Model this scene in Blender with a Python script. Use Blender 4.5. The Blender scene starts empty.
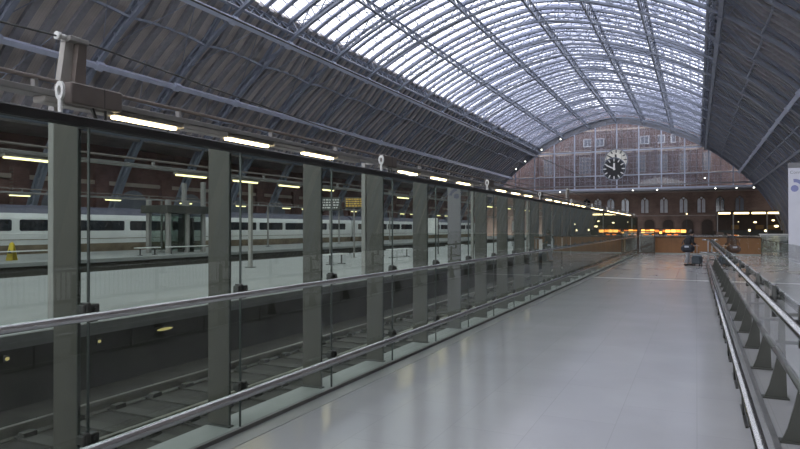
import bpy, math, random
from mathutils import Vector, Matrix
random.seed(7)
PI = math.pi
scene = bpy.context.scene
COL = scene.collection

# ------------------------------------------------------------------ helpers
ORD = ('first second third fourth fifth sixth seventh eighth ninth tenth eleventh twelfth thirteenth fourteenth '
       'fifteenth sixteenth seventeenth eighteenth nineteenth twentieth twenty-first twenty-second twenty-third '
       'twenty-fourth twenty-fifth twenty-sixth twenty-seventh twenty-eighth twenty-ninth thirtieth thirty-first thirty-second thirty-third thirty-fourth thirty-fifth').split()

class MB:
    """collects shapes into one mesh"""
    def __init__(self):
        self.v = []; self.f = []; self.mi = []; self.sm = []
    def face(self, idx, m=0, s=False):
        self.f.append(idx); self.mi.append(m); self.sm.append(s)
    def add(self, verts, faces, m=0, s=False):
        b = len(self.v); self.v += [tuple(p) for p in verts]
        for f in faces: self.face([b + i for i in f], m, s)
    def box(self, x0, x1, y0, y1, z0, z1, m=0):
        x0, x1 = min(x0, x1), max(x0, x1); y0, y1 = min(y0, y1), max(y0, y1); z0, z1 = min(z0, z1), max(z0, z1)
        self.add([(x0,y0,z0),(x1,y0,z0),(x1,y1,z0),(x0,y1,z0),(x0,y0,z1),(x1,y0,z1),(x1,y1,z1),(x0,y1,z1)],
                 [(0,3,2,1),(4,5,6,7),(0,1,5,4),(1,2,6,5),(2,3,7,6),(3,0,4,7)], m)
    def cbox(self, x0, x1, y0, y1, z0, z1, c=.01, m=0):
        # box with chamfered edges all round (26-faced)
        X = (x0, x1); Y = (y0, y1); Z = (z0, z1); vs = []; ix = {}
        for i in (0,1):
            for j in (0,1):
                for k in (0,1):
                    sx, sy, sz = (1,-1)[i], (1,-1)[j], (1,-1)[k]
                    for a in range(3):
                        p = [X[i] + sx*c, Y[j] + sy*c, Z[k] + sz*c]
                        p[a] = (X, Y, Z)[a][(i, j, k)[a]]
                        ix[(i,j,k,a)] = len(vs); vs.append(p)
        F = []
        def q(*k): F.append(tuple(ix[t] for t in k))
        for s in (0,1):
            o = lambda l: l if s else l[::-1]
            F.append(tuple(ix[t] for t in o([(s,0,0,0),(s,1,0,0),(s,1,1,0),(s,0,1,0)])))
            F.append(tuple(ix[t] for t in o([(0,s,0,1),(0,s,1,1),(1,s,1,1),(1,s,0,1)])))
            F.append(tuple(ix[t] for t in o([(0,0,s,2),(1,0,s,2),(1,1,s,2),(0,1,s,2)])))
        for a in range(3):
            b, d = (a+1) % 3, (a+2) % 3
            for s in (0,1):
                for t in (0,1):
                    def K(w, face):
                        c3 = [0,0,0]; c3[a] = w; c3[b] = s; c3[d] = t
                        return (*c3, face)
                    l = [K(0,b), K(1,b), K(1,d), K(0,d)]
                    if (s + t) % 2 == 0: l = l[::-1]
                    if s == t: pass
                    F.append(tuple(ix[k] for k in l))
        for i in (0,1):
            for j in (0,1):
                for k in (0,1):
                    l = [(i,j,k,0),(i,j,k,1),(i,j,k,2)]
                    if (i+j+k) % 2 == 0: l = l[::-1]
                    F.append(tuple(ix[t] for t in l))
        self.add(vs, F, m)
    def bar(self, p0, p1, w, h=None, up=(0,0,1), m=0):
        """rectangular bar between two points, w across, h along 'up'"""
        p0, p1 = Vector(p0), Vector(p1); h = h or w
        d = (p1 - p0)
        if d.length < 1e-6: return
        d.normalize(); u = Vector(up); s = d.cross(u)
        if s.length < 1e-4: s = d.cross(Vector((1,0,0)))
        s.normalize(); u = s.cross(d); s *= w/2; u *= h/2
        self.add([p0-s-u, p0+s-u, p0+s+u, p0-s+u, p1-s-u, p1+s-u, p1+s+u, p1-s+u],
                 [(0,1,2,3),(4,7,6,5),(0,4,5,1),(1,5,6,2),(2,6,7,3),(3,7,4,0)], m)
    def tube(self, pts, r, n=10, m=0, cap=True):
        pts = [Vector(p) for p in pts]; rings = []
        rs = r if isinstance(r, (list, tuple)) else [r]*len(pts)
        prev = None
        for i, p in enumerate(pts):
            d = (pts[min(i+1, len(pts)-1)] - pts[max(i-1, 0)]).normalized()
            if prev is None:
                u = d.cross(Vector((0,0,1)))
                if u.length < 1e-3: u = d.cross(Vector((1,0,0)))
            else:
                u = prev - d*prev.dot(d)
            u.normalize(); prev = u; w = d.cross(u)
            rings.append([p + (u*math.cos(2*PI*k/n) + w*math.sin(2*PI*k/n))*rs[i] for k in range(n)])
        b = len(self.v); self.v += [tuple(q) for R in rings for q in R]
        for i in range(len(pts)-1):
            for k in range(n):
                self.face([b+i*n+k, b+i*n+(k+1) % n, b+(i+1)*n+(k+1) % n, b+(i+1)*n+k], m, True)
        if cap:
            self.face([b+k for k in range(n)][::-1], m); e = b+(len(pts)-1)*n
            self.face([e+k for k in range(n)], m)
    def prism(self, poly, axis, a0, a1, m=0, s=False):
        """poly of 2D points extruded along axis; (x,z) for 'y', (y,z) for 'x', (x,y) for 'z'"""
        n = len(poly)
        def P(p, a):
            return {'y': (p[0], a, p[1]), 'x': (a, p[0], p[1]), 'z': (p[0], p[1], a)}[axis]
        vs = [P(p, a0) for p in poly] + [P(p, a1) for p in poly]
        b = len(self.v); self.v += vs
        self.face([b+i for i in range(n)], m); self.face([b+n+i for i in range(n)][::-1], m)
        for i in range(n):
            j = (i+1) % n; self.face([b+i, b+n+i, b+n+j, b+j], m, s)
    def ball(self, c, r, n=10, m=0, sc=(1,1,1)):
        vs = []; F = []; k = n//2
        for i in range(k+1):
            t = PI*i/k
            for j in range(n):
                p = 2*PI*j/n
                vs.append((c[0]+r*sc[0]*math.sin(t)*math.cos(p), c[1]+r*sc[1]*math.sin(t)*math.sin(p), c[2]+r*sc[2]*math.cos(t)))
        for i in range(k):
            for j in range(n):
                F.append((i*n+j, (i+1)*n+j, (i+1)*n+(j+1) % n, i*n+(j+1) % n))
        self.add(vs, F, m, True)
    def build(self, name, mats, parent=None, fix=True):
        me = bpy.data.meshes.new(name)
        me.from_pydata(self.v, [], self.f)
        if not isinstance(mats, (list, tuple)): mats = [mats]
        for mm in mats: me.materials.append(mm)
        for p, mi, s in zip(me.polygons, self.mi, self.sm):
            p.material_index = mi; p.use_smooth = s
        if fix:
            import bmesh
            bm = bmesh.new(); bm.from_mesh(me); bmesh.ops.recalc_face_normals(bm, faces=bm.faces); bm.to_mesh(me); bm.free()
        o = bpy.data.objects.new(name, me); COL.objects.link(o)
        if parent: o.parent = parent
        return o

def tag(o, label, cat, group=None, kind=None):
    o['label'] = label; o['category'] = cat
    if group: o['group'] = group
    if kind: o['kind'] = kind
    return o
def thing(name, label, cat, loc=(0,0,0), rz=0, group=None, kind=None):
    o = bpy.data.objects.new(name, None); COL.objects.link(o)
    o.empty_display_size = .1
    o.location = loc; o.rotation_euler = (0,0,rz)
    return tag(o, label, cat, group, kind)
KIDS = {}
def kids(o): return [c for c in o.children]
def dup(root, loc=None, label=None, rz=None, parent=None):
    r = root.copy(); COL.objects.link(r)
    if parent: r.parent = parent
    if loc is not None: r.location = loc
    if rz is not None: r.rotation_euler = (0,0,rz)
    if label: r['label'] = label
    for c in root.children: dup(c, parent=r)
    return r

# ------------------------------------------------------------------ materials
def new_mat(name):
    m = bpy.data.materials.new(name); m.use_nodes = True
    nt = m.node_tree; nt.nodes.clear()
    out = nt.nodes.new('ShaderNodeOutputMaterial')
    return m, nt, out
def N(nt, t, **kw):
    n = nt.nodes.new('ShaderNode' + t)
    for k, v in kw.items(): setattr(n, k, v)
    return n
def mat(name, col, rough=.5, metal=0, var=.12, scale=3, spec=.5, bump=0, coat=0):
    """painted / stone / metal surface with a little noise variation"""
    m, nt, out = new_mat(name); L = nt.links.new
    b = N(nt, 'BsdfPrincipled'); L(b.outputs[0], out.inputs[0])
    tc = N(nt, 'TexCoord'); nz = N(nt, 'TexNoise'); nz.inputs['Scale'].default_value = scale; nz.inputs['Detail'].default_value = 5
    L(tc.outputs['Object'], nz.inputs['Vector'])
    r = N(nt, 'ValToRGB'); L(nz.outputs['Fac'], r.inputs[0])
    r.color_ramp.elements[0].position = .3; r.color_ramp.elements[1].position = .7
    r.color_ramp.elements[0].color = (*[c*(1-var) for c in col], 1); r.color_ramp.elements[1].color = (*[min(1, c*(1+var)) for c in col], 1)
    L(r.outputs[0], b.inputs['Base Color'])
    b.inputs['Roughness'].default_value = rough; b.inputs['Metallic'].default_value = metal
    b.inputs['Specular IOR Level'].default_value = spec
    if coat: b.inputs['Coat Weight'].default_value = coat
    if bump:
        bp = N(nt, 'Bump'); bp.inputs['Strength'].default_value = bump; bp.inputs['Distance'].default_value = .02
        L(nz.outputs['Fac'], bp.inputs['Height']); L(bp.outputs[0], b.inputs['Normal'])
    return m
def emit(name, col, s):
    m, nt, out = new_mat(name); e = N(nt, 'Emission')
    e.inputs[0].default_value = (*col, 1); e.inputs[1].default_value = s
    nt.links.new(e.outputs[0], out.inputs[0]); return m
def glass(name, tint, ior=1.55, rough=0.0, haze=0, haze_col=(.6,.6,.6)):
    """slab glass: straight-through tint + Fresnel mirror on the entering face"""
    m, nt, out = new_mat(name); L = nt.links.new
    t = N(nt, 'BsdfTransparent'); t.inputs[0].default_value = (*tint, 1)
    g = N(nt, 'BsdfGlossy'); g.inputs['Roughness'].default_value = rough; g.inputs[0].default_value = (.93,.96,.94,1)
    fr = N(nt, 'Fresnel'); fr.inputs[0].default_value = ior
    ge = N(nt, 'NewGeometry'); inv = N(nt, 'Math', operation='SUBTRACT'); inv.inputs[0].default_value = 1
    L(ge.outputs['Backfacing'], inv.inputs[1])
    mu = N(nt, 'Math', operation='MULTIPLY'); L(fr.outputs[0], mu.inputs[0]); L(inv.outputs[0], mu.inputs[1])
    mx = N(nt, 'MixShader'); L(mu.outputs[0], mx.inputs[0]); L(g.outputs[0], mx.inputs[2])
    if haze:
        d = N(nt, 'BsdfDiffuse'); d.inputs[0].default_value = (*haze_col, 1)
        tr = N(nt, 'BsdfTranslucent'); tr.inputs[0].default_value = (*haze_col, 1)
        a = N(nt, 'MixShader'); a.inputs[0].default_value = .5; L(d.outputs[0], a.inputs[1]); L(tr.outputs[0], a.inputs[2])
        h = N(nt, 'MixShader'); h.inputs[0].default_value = haze; L(t.outputs[0], h.inputs[1]); L(a.outputs[0], h.inputs[2])
        L(h.outputs[0], mx.inputs[1])
    else:
        L(t.outputs[0], mx.inputs[1])
    L(mx.outputs[0], out.inputs[0]); return m
def brickmat(name, c1, c2, mortar, rough=.85, bw=.5, bh=.16, msize=.012, axis='xz', bump=.3, squash=0, spec=.3, off=.5, var=.2, nscale=.6):
    m, nt, out = new_mat(name); L = nt.links.new
    b = N(nt, 'BsdfPrincipled'); L(b.outputs[0], out.inputs[0])
    tc = N(nt, 'TexCoord'); sp = N(nt, 'SeparateXYZ'); cb = N(nt, 'CombineXYZ')
    L(tc.outputs['Object'], sp.inputs[0])
    L(sp.outputs['XYZ'.index(axis[0].upper())], cb.inputs[0]); L(sp.outputs['XYZ'.index(axis[1].upper())], cb.inputs[1])
    br = N(nt, 'TexBrick'); br.offset = off
    br.inputs['Color1'].default_value = (*c1,1); br.inputs['Color2'].default_value = (*c2,1); br.inputs['Mortar'].default_value = (*mortar,1)
    br.inputs['Scale'].default_value = 1; br.inputs['Brick Width'].default_value = bw; br.inputs['Row Height'].default_value = bh
    br.inputs['Mortar Size'].default_value = msize; br.inputs['Mortar Smooth'].default_value = .3
    L(cb.outputs[0], br.inputs['Vector'])
    nz = N(nt, 'TexNoise'); nz.inputs['Scale'].default_value = nscale; nz.inputs['Detail'].default_value = 6; L(tc.outputs['Object'], nz.inputs['Vector'])
    mr = N(nt, 'MapRange'); mr.inputs['From Min'].default_value = .3; mr.inputs['From Max'].default_value = .7
    mr.inputs['To Min'].default_value = 1-var; mr.inputs['To Max'].default_value = 1+var; L(nz.outputs['Fac'], mr.inputs[0])
    mx = N(nt, 'Mix', data_type='RGBA', blend_type='MULTIPLY'); mx.inputs[0].default_value = 1
    L(br.outputs['Color'], mx.inputs[6]); L(mr.outputs[0], mx.inputs[7]); L(mx.outputs[2], b.inputs['Base Color'])
    b.inputs['Roughness'].default_value = rough; b.inputs['Specular IOR Level'].default_value = spec
    if bump:
        bp = N(nt, 'Bump'); bp.inputs['Strength'].default_value = bump; bp.inputs['Distance'].default_value = .01; bp.invert = True
        L(br.outputs['Fac'], bp.inputs['Height']); L(bp.outputs[0], b.inputs['Normal'])
    return m

M = {}
M['floor'] = brickmat('polished_floor_tile', (.43,.43,.43), (.415,.415,.418), (.38,.38,.38), rough=.17, bw=1.2, bh=.6, msize=.004, axis='yx', bump=.04, spec=.5, var=.05, nscale=1.1)
M['border'] = mat('floor_border_stone', (.33,.33,.32), .35, var=.1, scale=2)
M['pale_stone'] = mat('pale_kerb_stone', (.40,.41,.385), .6, var=.08, scale=2, bump=.05)
M['platform'] = brickmat('platform_concrete', (.36,.37,.355), (.34,.35,.335), (.31,.315,.305), rough=.45, bw=.9, bh=.9, msize=.008, axis='yx', off=0, bump=.05, var=.08)
M['coping'] = mat('platform_coping', (.17,.17,.16), .7, var=.1)
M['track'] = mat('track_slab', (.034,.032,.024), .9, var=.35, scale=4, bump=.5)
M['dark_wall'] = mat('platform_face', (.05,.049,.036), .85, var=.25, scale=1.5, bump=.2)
M['rail'] = mat('rail_steel', (.5,.48,.43), .35, 1, var=.1)
M['sleeper'] = mat('sleeper_concrete', (.055,.053,.043), .9, var=.2, bump=.3)
M['brick'] = brickmat('red_brick', (.19,.095,.08), (.155,.078,.066), (.18,.14,.12), bw=.45, bh=.15, axis='yz', var=.3)
M['brickx'] = brickmat('red_brick_facade', (.17,.108,.092), (.145,.09,.077), (.17,.14,.13), bw=.45, bh=.15, axis='xz', var=.25, nscale=.35)
M['brown_brick'] = brickmat('brown_brick', (.33,.225,.18), (.27,.18,.14), (.29,.235,.20), bw=.45, bh=.15, axis='xz', var=.25, nscale=.35)
M['stone'] = mat('dressed_stone', (.46,.38,.32), .8, var=.15, scale=1)
M['stone_brown'] = mat('weathered_brown_stone', (.21,.145,.11), .8, var=.15, scale=1)
M['paint'] = mat('blue_grey_iron_paint', (.23,.255,.315), .45, var=.08, scale=1.5)
M['glazing_paint'] = mat('glazing_bar_paint', (.38,.41,.53), .45, var=.06)
M['paint_light'] = mat('pale_blue_iron_paint', (.50,.54,.66), .4, var=.06, scale=1.5)
M['deck'] = brickmat('roof_boarding', (.50,.455,.43), (.47,.43,.405), (.36,.335,.32), rough=.7, bw=40, bh=.22, msize=.012, axis='zy', bump=.25, var=.15)
M['deckrib'] = mat('boarding_rib_paint', (.25,.25,.27), .6, var=.1)
M['steel'] = mat('brushed_steel', (.40,.40,.40), .20, 1, var=.05, scale=8)
M['steel_dull'] = mat('satin_steel', (.45,.45,.44), .42, 1, var=.08, scale=6)
M['dark_steel'] = mat('dark_steel', (.07,.07,.065), .45, .6, var=.1)
M['black'] = mat('black_rail_paint', (.018,.017,.015), .45, var=.1)
M['post'] = mat('khaki_grey_post_paint', (.075,.069,.054), .45, var=.06, scale=2)
M['fin'] = mat('fin_paint', (.05,.052,.043), .55, var=.1)
M['fin_edge'] = mat('dark_edge_tube_paint', (.10,.105,.095), .35, .3)
M['glass'] = glass('balustrade_glass', (.80,.85,.815), 1.55)
M['glass_clear'] = glass('low_balustrade_glass', (.985,.99,.985), 1.3)
M['glass_edge'] = mat('glass_edge_seal', (.03,.04,.035), .3)
M['roof_glass'] = glass('roof_glazing_glass', (.95,.95,.96), 1.3, haze=.05, haze_col=(.7,.72,.8))
M['screen_glass'] = glass('end_screen_glass', (.88,.89,.92), 1.5, haze=.16, haze_col=(.45,.46,.52))
M['shelter_glass'] = glass('shelter_glass', (.60,.66,.63), 1.5)
M['win_dark'] = mat('dark_window_glass', (.02,.024,.028), .08, var=.1, spec=.8)
M['win_grey'] = mat('grey_window_glass', (.22,.235,.27), .12, var=.15, spec=.8, scale=.6)
M['blind'] = mat('window_blind', (.82,.82,.82), .7, var=.12, scale=1.2)
M['white_frame'] = mat('white_window_frame', (.75,.76,.78), .5, var=.05)
M['train'] = mat('train_white_paint', (.72,.73,.71), .3, var=.05, scale=.6)
M['train_roof'] = mat('train_roof_paint', (.12,.12,.16), .6, var=.15)
M['train_skirt'] = mat('train_dirty_skirt', (.20,.155,.10), .8, var=.3, scale=1.5)
M['under'] = mat('underframe_black', (.02,.02,.018), .8)
M['lamp'] = emit('fluorescent_tube', (1.0,.80,.42), 13)
M['lamp_y'] = emit('fluorescent_tube_warm', (1.0,.84,.40), 4)
M['glow_dim'] = emit('dim_warm_glow', (1.0,.80,.35), .55)
M['flood'] = emit('floodlight_lens', (1.0,.97,.9), 14)
M['orange'] = emit('orange_backlight', (1.0,.33,.05), 2.6)
M['orange_b'] = emit('amber_backlight', (1.0,.46,.10), 3.2)
M['orange_d'] = emit('orange_dim_glow', (1.0,.27,.05), 1.3)
M['warm'] = emit('warm_strip_light', (1.0,.80,.42), 4)
M['warm_d'] = emit('warm_lit_interior', (1.0,.62,.28), .045)
M['led'] = emit('amber_led_dots', (1.0,.62,.12), .7)
M['housing'] = mat('lamp_housing_paint', (.36,.34,.31), .5, var=.08)
M['brown_box'] = mat('brown_grey_enclosure', (.15,.125,.11), .6, var=.1)
M['gantry'] = mat('gantry_paint', (.24,.23,.22), .5, var=.1)
M['mast'] = mat('mast_paint', (.30,.29,.27), .5, var=.08)
M['white'] = mat('white_enamel', (.74,.74,.71), .45, var=.04)
M['wood'] = brickmat('counter_wood', (.27,.125,.048), (.25,.115,.044), (.16,.07,.03), rough=.4, bw=1.4, bh=2.0, msize=.006, axis='xz', off=0, bump=.1, var=.15, nscale=2)
M['wood_dark'] = mat('dark_wood', (.06,.035,.022), .5, var=.2, scale=4)
M['yellow'] = mat('yellow_plastic', (.62,.47,.03), .45, var=.06)
M['seat'] = mat('bench_seat_metal', (.72,.73,.70), .35, .2, var=.05)
M['banner'] = mat('banner_vinyl', (.66,.67,.74), .5, var=.03)
M['banner_top'] = mat('banner_header_grey', (.2,.2,.21), .5)
M['lilac'] = mat('banner_print_lilac', (.24,.26,.50), .5, var=.04)
M['greyprint'] = mat('banner_print_grey', (.25,.26,.30), .5, var=.04)
M['clock_black'] = mat('clock_dial_black', (.012,.013,.016), .45)
M['clock_cream'] = mat('clock_dial_cream', (.90,.87,.78), .5, var=.04)
M['clock_mark'] = mat('clock_marker_white', (.85,.85,.83), .5, var=.02)
M['clock_rim'] = mat('clock_rim_grey', (.24,.26,.31), .4, .3)
M['skin'] = mat('skin', (.50,.32,.24), .55, var=.05)
M['hair'] = mat('dark_hair', (.018,.014,.012), .5, var=.2)
M['jacket'] = mat('black_jacket_cloth', (.018,.018,.022), .8, var=.2, scale=10)
M['trouser'] = mat('pale_grey_trouser_cloth', (.33,.34,.36), .8, var=.12, scale=8)
M['bag'] = mat('navy_bag_fabric', (.014,.016,.026), .6, var=.15)
M['patch'] = mat('bag_pale_patch', (.55,.60,.68), .5)
M['case'] = mat('suitcase_shell', (.07,.085,.10), .45, var=.1)
M['case_top'] = mat('suitcase_top_pocket', (.25,.30,.35), .5, var=.08)
M['rubber'] = mat('black_rubber', (.012,.012,.012), .7)

# ------------------------------------------------------------------ key numbers
XC = -18.0                    # axis of the arched shed
BAY = 8.5
YE = 163.8                    # end arch / glazed screen
RIBS = [YE - BAY*k for k in range(0, 19)]      # far to near, last 10.8
Y_BACK = YE - BAY*24          # roof carries on behind the camera
XG = -3.25                    # left glass plane
XR = 0.53                     # right glass plane
MOD = 1.37                    # glass module
J0 = 2.58 - 3*MOD             # first joint
NP = 32                       # joints on the left
YL_END = J0 + MOD*(NP-1)

HALF = [(35.9,-1.2),(34.8,2.5),(33.3,6.0),(31.3,9.4),(28.9,12.5),(26.2,15.3),(23.2,17.9),(19.7,20.4),(15.5,22.8),(10.5,25.0),(5.3,26.6),(0,27.4)]
def catmull(P, n):
    out = []
    Q = [tuple(2*a-b for a, b in zip(P[0], P[1]))] + list(P) + [(-P[-2][0], P[-2][1])]
    for i in range(1, len(Q)-2):
        for k in range(n):
            t = k/n; r = []
            for c in (0,1):
                a, b, d, e = Q[i-1][c], Q[i][c], Q[i+1][c], Q[i+2][c]
                r.append(.5*((2*b) + (d-a)*t + (2*a-5*b+4*d-e)*t*t + (3*b-a-3*d+e)*t**3))
            out.append(tuple(r))
    out.append(P[-1]); return out
def resample(P, n):
    L = [0]
    for a, b in zip(P, P[1:]): L.append(L[-1] + math.hypot(b[0]-a[0], b[1]-a[1]))
    out = []; j = 0
    for k in range(n+1):
        s = L[-1]*k/n
        while j < len(P)-2 and L[j+1] < s: j += 1
        t = (s - L[j])/(L[j+1]-L[j]); out.append((P[j][0]+t*(P[j+1][0]-P[j][0]), P[j][1]+t*(P[j+1][1]-P[j][1])))
    return out
_h = resample(catmull(HALF, 10), 40)
ARCH = [(-x, z) for x, z in _h] + [(x, z) for x, z in _h[::-1][1:]]       # dx from left base to right base (81 points)
def normal(i):
    a, b = ARCH[max(i-1, 0)], ARCH[min(i+1, len(ARCH)-1)]
    tx, tz = b[0]-a[0], b[1]-a[1]; l = math.hypot(tx, tz); return (-tz/l, tx/l)
NORM = [normal(i) for i in range(len(ARCH))]
def arch_pt(i, off): return (XC + ARCH[i][0] + NORM[i][0]*off, ARCH[i][1] + NORM[i][1]*off)
def arch_at(dx, off):
    """point on the curve at offset dx from the axis"""
    for i in range(len(ARCH)-1):
        if ARCH[i][0] <= dx <= ARCH[i+1][0]:
            t = (dx-ARCH[i][0])/(ARCH[i+1][0]-ARCH[i][0])
            p, q = arch_pt(i, off), arch_pt(i+1, off)
            return (p[0]+t*(q[0]-p[0]), p[1]+t*(q[1]-p[1]))
def top_off(i):
    """depth of rib and roof skin: deep lattice under the glazing, shallower on the boarded slopes"""
    d = abs(ARCH[i][0]); t = min(1, max(0, (d-18.9)/3.5)); return 1.75 - 1.0*t
def strip(mb, o0, o1, y0, y1, i0=0, i1=None, m=0):
    """curved solid following the arch between two normal offsets"""
    i1 = len(ARCH)-1 if i1 is None else i1
    b = len(mb.v); n = i1-i0+1
    for i in range(i0, i1+1):
        a, c = arch_pt(i, o0(i) if callable(o0) else o0), arch_pt(i, o1(i) if callable(o1) else o1)
        mb.v += [(a[0],y0,a[1]),(a[0],y1,a[1]),(c[0],y1,c[1]),(c[0],y0,c[1])]
    for k in range(n-1):
        for j in range(4):
            mb.face([b+4*k+j, b+4*k+(j+1) % 4, b+4*k+4+(j+1) % 4, b+4*k+4+j], m)
    mb.face([b, b+3, b+2, b+1], m); e = b+4*(n-1); mb.face([e, e+1, e+2, e+3], m)

# ================================================================== SETTING
def struct(o, label, cat):
    return tag(o, label, cat, kind='structure')
b = MB(); b.box(XG-.04, XR+.02, -40, 42.0, -.4, 0)
struct(b.build('floor', M['floor']), 'pale grey polished tile floor of the long walkway', 'floor')
b = MB(); b.box(XG-.36, XG-.04, -40, 47, -1.25, -.0)
struct(b.build('trim_1', M['pale_stone']), 'pale stone kerb along the foot of the tall glass wall', 'kerb')
b = MB(); b.box(XG+.03, XG+.20, -40, 42, -.02, .003)
struct(b.build('trim_2', M['border']), 'darker stone border strip on the walkway beside the tall glass wall', 'floor border')
b = MB(); b.box(XG+.21, XR-.2, 21.0, 21.35, -.02, .003)
struct(b.build('trim_3', M['pale_stone']), 'pale threshold strip across the walkway before the walking person', 'threshold strip')
b = MB(); b.box(-9.3, XG-.36, -40, 163, -1.4, -1.1); 
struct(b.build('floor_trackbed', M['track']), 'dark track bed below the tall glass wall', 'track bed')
b = MB(); b.box(-20, -9.3, -40, 160, -.18, 0); 
pf = b.build('floor_platform', M['platform']); struct(pf, 'pale concrete platform just beyond the nearest track', 'platform')
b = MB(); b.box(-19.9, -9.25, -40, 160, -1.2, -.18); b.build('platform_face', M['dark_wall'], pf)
b = MB(); b.box(-9.3, -9.18, -40, 160, -.2, .002); b.build('coping', M['coping'], pf)
b = MB(); b.box(-28.1, -19.9, -40, 163, -1.4, -1.1)
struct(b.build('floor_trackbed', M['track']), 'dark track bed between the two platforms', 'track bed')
b = MB(); b.box(-37.1, -28, -40, 160, -.18, 0); 
pf = b.build('floor_platform', M['platform']); struct(pf, 'pale platform alongside the white train', 'platform')
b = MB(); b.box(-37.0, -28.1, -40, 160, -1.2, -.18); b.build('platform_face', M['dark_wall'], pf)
b = MB(); b.box(-56.4, -37.0, -40, 163, -1.4, -1.1)
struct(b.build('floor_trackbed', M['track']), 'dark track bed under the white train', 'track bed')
b = MB(); b.box(XR+.02, 20.4, -40, 172, -.4, -.004)
struct(b.build('floor_concourse', M['floor']), 'pale grey concourse floor beyond the low glass balustrade', 'floor')
b = MB(); b.box(XG-.04, XR+.02, 42.0, 172, -.4, -.004); b.box(-36, XG-.04, 160, 172, -.4, -.004); b.box(-8.6, XG-.5, 47, 160, -.4, -.004); b.box(XG-.5, XG-.04, 47, 160, -.4, -.004)
struct(b.build('floor_forecourt', M['floor']), 'concourse floor below the end screen', 'floor')

# side walls with arched blind recesses
def side_wall(name, x, sgn, label):
    t = thing(name, label, 'wall', kind='structure')
    b = MB(); b.box(x, x + sgn*1.0, Y_BACK, 172, -1.4, 10.6); b.build('brickwork', M['brick'], t)
    b = MB()
    for y in RIBS[1:]:
        b.box(x - sgn*.5, x, y-.75, y+.75, -1.2, 7.0); 
    b.build('pier', M['brick'], t)
    if sgn < 0:
        b = MB(); b.box(-56, -48.9, Y_BACK, 164, 10.0, 11.2); b.build('eaves_light_seal', M['deck'], t)  # slab added over the open eaves slot to stop sky light leaking in
    b = MB(); b.box(x - sgn*.25, x, Y_BACK, 163, 6.0, 6.4); b.build('string_course', M['stone'], t)
    b = MB()
    for y in RIBS[1:]:
        pts = [(y+2.2, 0.2)] + [(y+4.25+2.05*math.cos(a), 3.6+2.05*math.sin(a)) for a in [PI - PI*k/12 for k in range(13)]] + [(y+6.3, .2)]
        b.prism(pts, 'x', x - sgn*.06, x - sgn*.012)
    b.build('arched_window', M['win_grey'], t)
    return t
side_wall('wall_left', -54.75, -1, 'red brick side wall with iron ribs behind the white train')
side_wall('wall_right', 20.3, 1, 'dark brick side wall beyond the hanging wireless banner')

# ================================================================== ROOF
I_G0 = next(i for i in range(81) if ARCH[i][0] > -18.9)
I_G1 = 80 - I_G0
NB = 24
I_LOW = next(i for i in range(81) if ARCH[i][1] > 9.2)
for nm, i0, i1, lab in (('ceiling', 0, I_G0, 'boarded roof slope above the train platforms'),
                        ('ceiling', I_G1, 80, 'dark boarded roof slope beside the wireless banner')):
    t = thing(nm, lab, 'ceiling', kind='structure')
    i0 = max(i0, I_LOW if nm == 'ceiling' and i0 == 0 else i0)
    b = MB(); strip(b, lambda i: top_off(i)+.08, lambda i: top_off(i)+.3, Y_BACK, YE, i0, i1); b.build('boarding', M['deck'], t)
    b = MB()
    for k in range(NB):
        y0 = YE - BAY*(k+1)
        for q in range(1, 5):
            y = y0 + BAY*q/5
            strip(b, lambda i: top_off(i)-.22, lambda i: top_off(i)+.1, y-.3, y+.3, i0, i1)
    b.build('boarding_rib', M['deckrib'], t)

# glazing of one bay, ridge and furrow
NF = 4
def bay_parts():
    P = MB(); B = MB(); G = MB(); D = MB()
    pit = BAY/NF
    o_f, o_r = 1.9, 2.5
    for k in range(NF):
        y0, y1, ym = k*pit, (k+1)*pit, (k+.5)*pit
        for (ya, oa, yb, ob) in ((y0, o_f, ym, o_r), (ym, o_r, y1, o_f)):
            bb = len(P.v); n = 0
            for i in range(I_G0, I_G1+1):
                a = arch_pt(i, oa); c = arch_pt(i, ob); P.v += [(a[0],ya,a[1]),(c[0],yb,c[1])]; n += 1
            for j in range(n-1): P.face([bb+2*j, bb+2*j+1, bb+2*j+3, bb+2*j+2])
            for i in range(I_G0, I_G1+1):
                a = arch_pt(i, oa-.03); c = arch_pt(i, ob-.03)
                B.bar((a[0],ya,a[1]), (c[0],yb,c[1]), .11, .07, up=(NORM[i][0],0,NORM[i][1]))
        strip(B, o_r-.14, o_r+.05, ym-.09, ym+.09, I_G0, I_G1)
        strip(G, o_f-.16, o_f+.02, y0-.28, y0+.28, I_G0, I_G1)
    # wind bracing rods in each purlin panel
    edges = [-18.4,-12.6,-6.4,0,6.4,12.6,18.4]
    for e0, e1 in zip(edges, edges[1:]):
        for s in (0, 1):
            ya, yb = (.3, BAY-.3) if s else (BAY-.3, .3)
            n = 6; prev = None
            for q in range(n+1):
                p = arch_at(e0+(e1-e0)*q/n, 1.35); y = ya+(yb-ya)*q/n
                cur = (p[0], y, p[1])
                if prev: D.bar(prev, cur, .07, .07)
                prev = cur
    return P, B, G, D
P, B, G, D = bay_parts()
win = thing('window_1', 'roof glazing bay next to the end screen', 'skylight', (0, YE-BAY, 0), kind='structure', group='glazed roof bays')
P.build('pane', M['roof_glass'], win, fix=False)
B.build('glazing_bar', M['glazing_paint'], win)
G.build('gutter', M['glazing_paint'], win)
D.build('wind_brace', M['paint'], win)
for k in range(1, NB):
    w = dup(win, (0, YE-BAY*(k+1), 0), ('ridge and furrow roof glazing bay, %s from the clock wall' % ORD[k]))
    w.name = 'window_%d' % (k+1)

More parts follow.
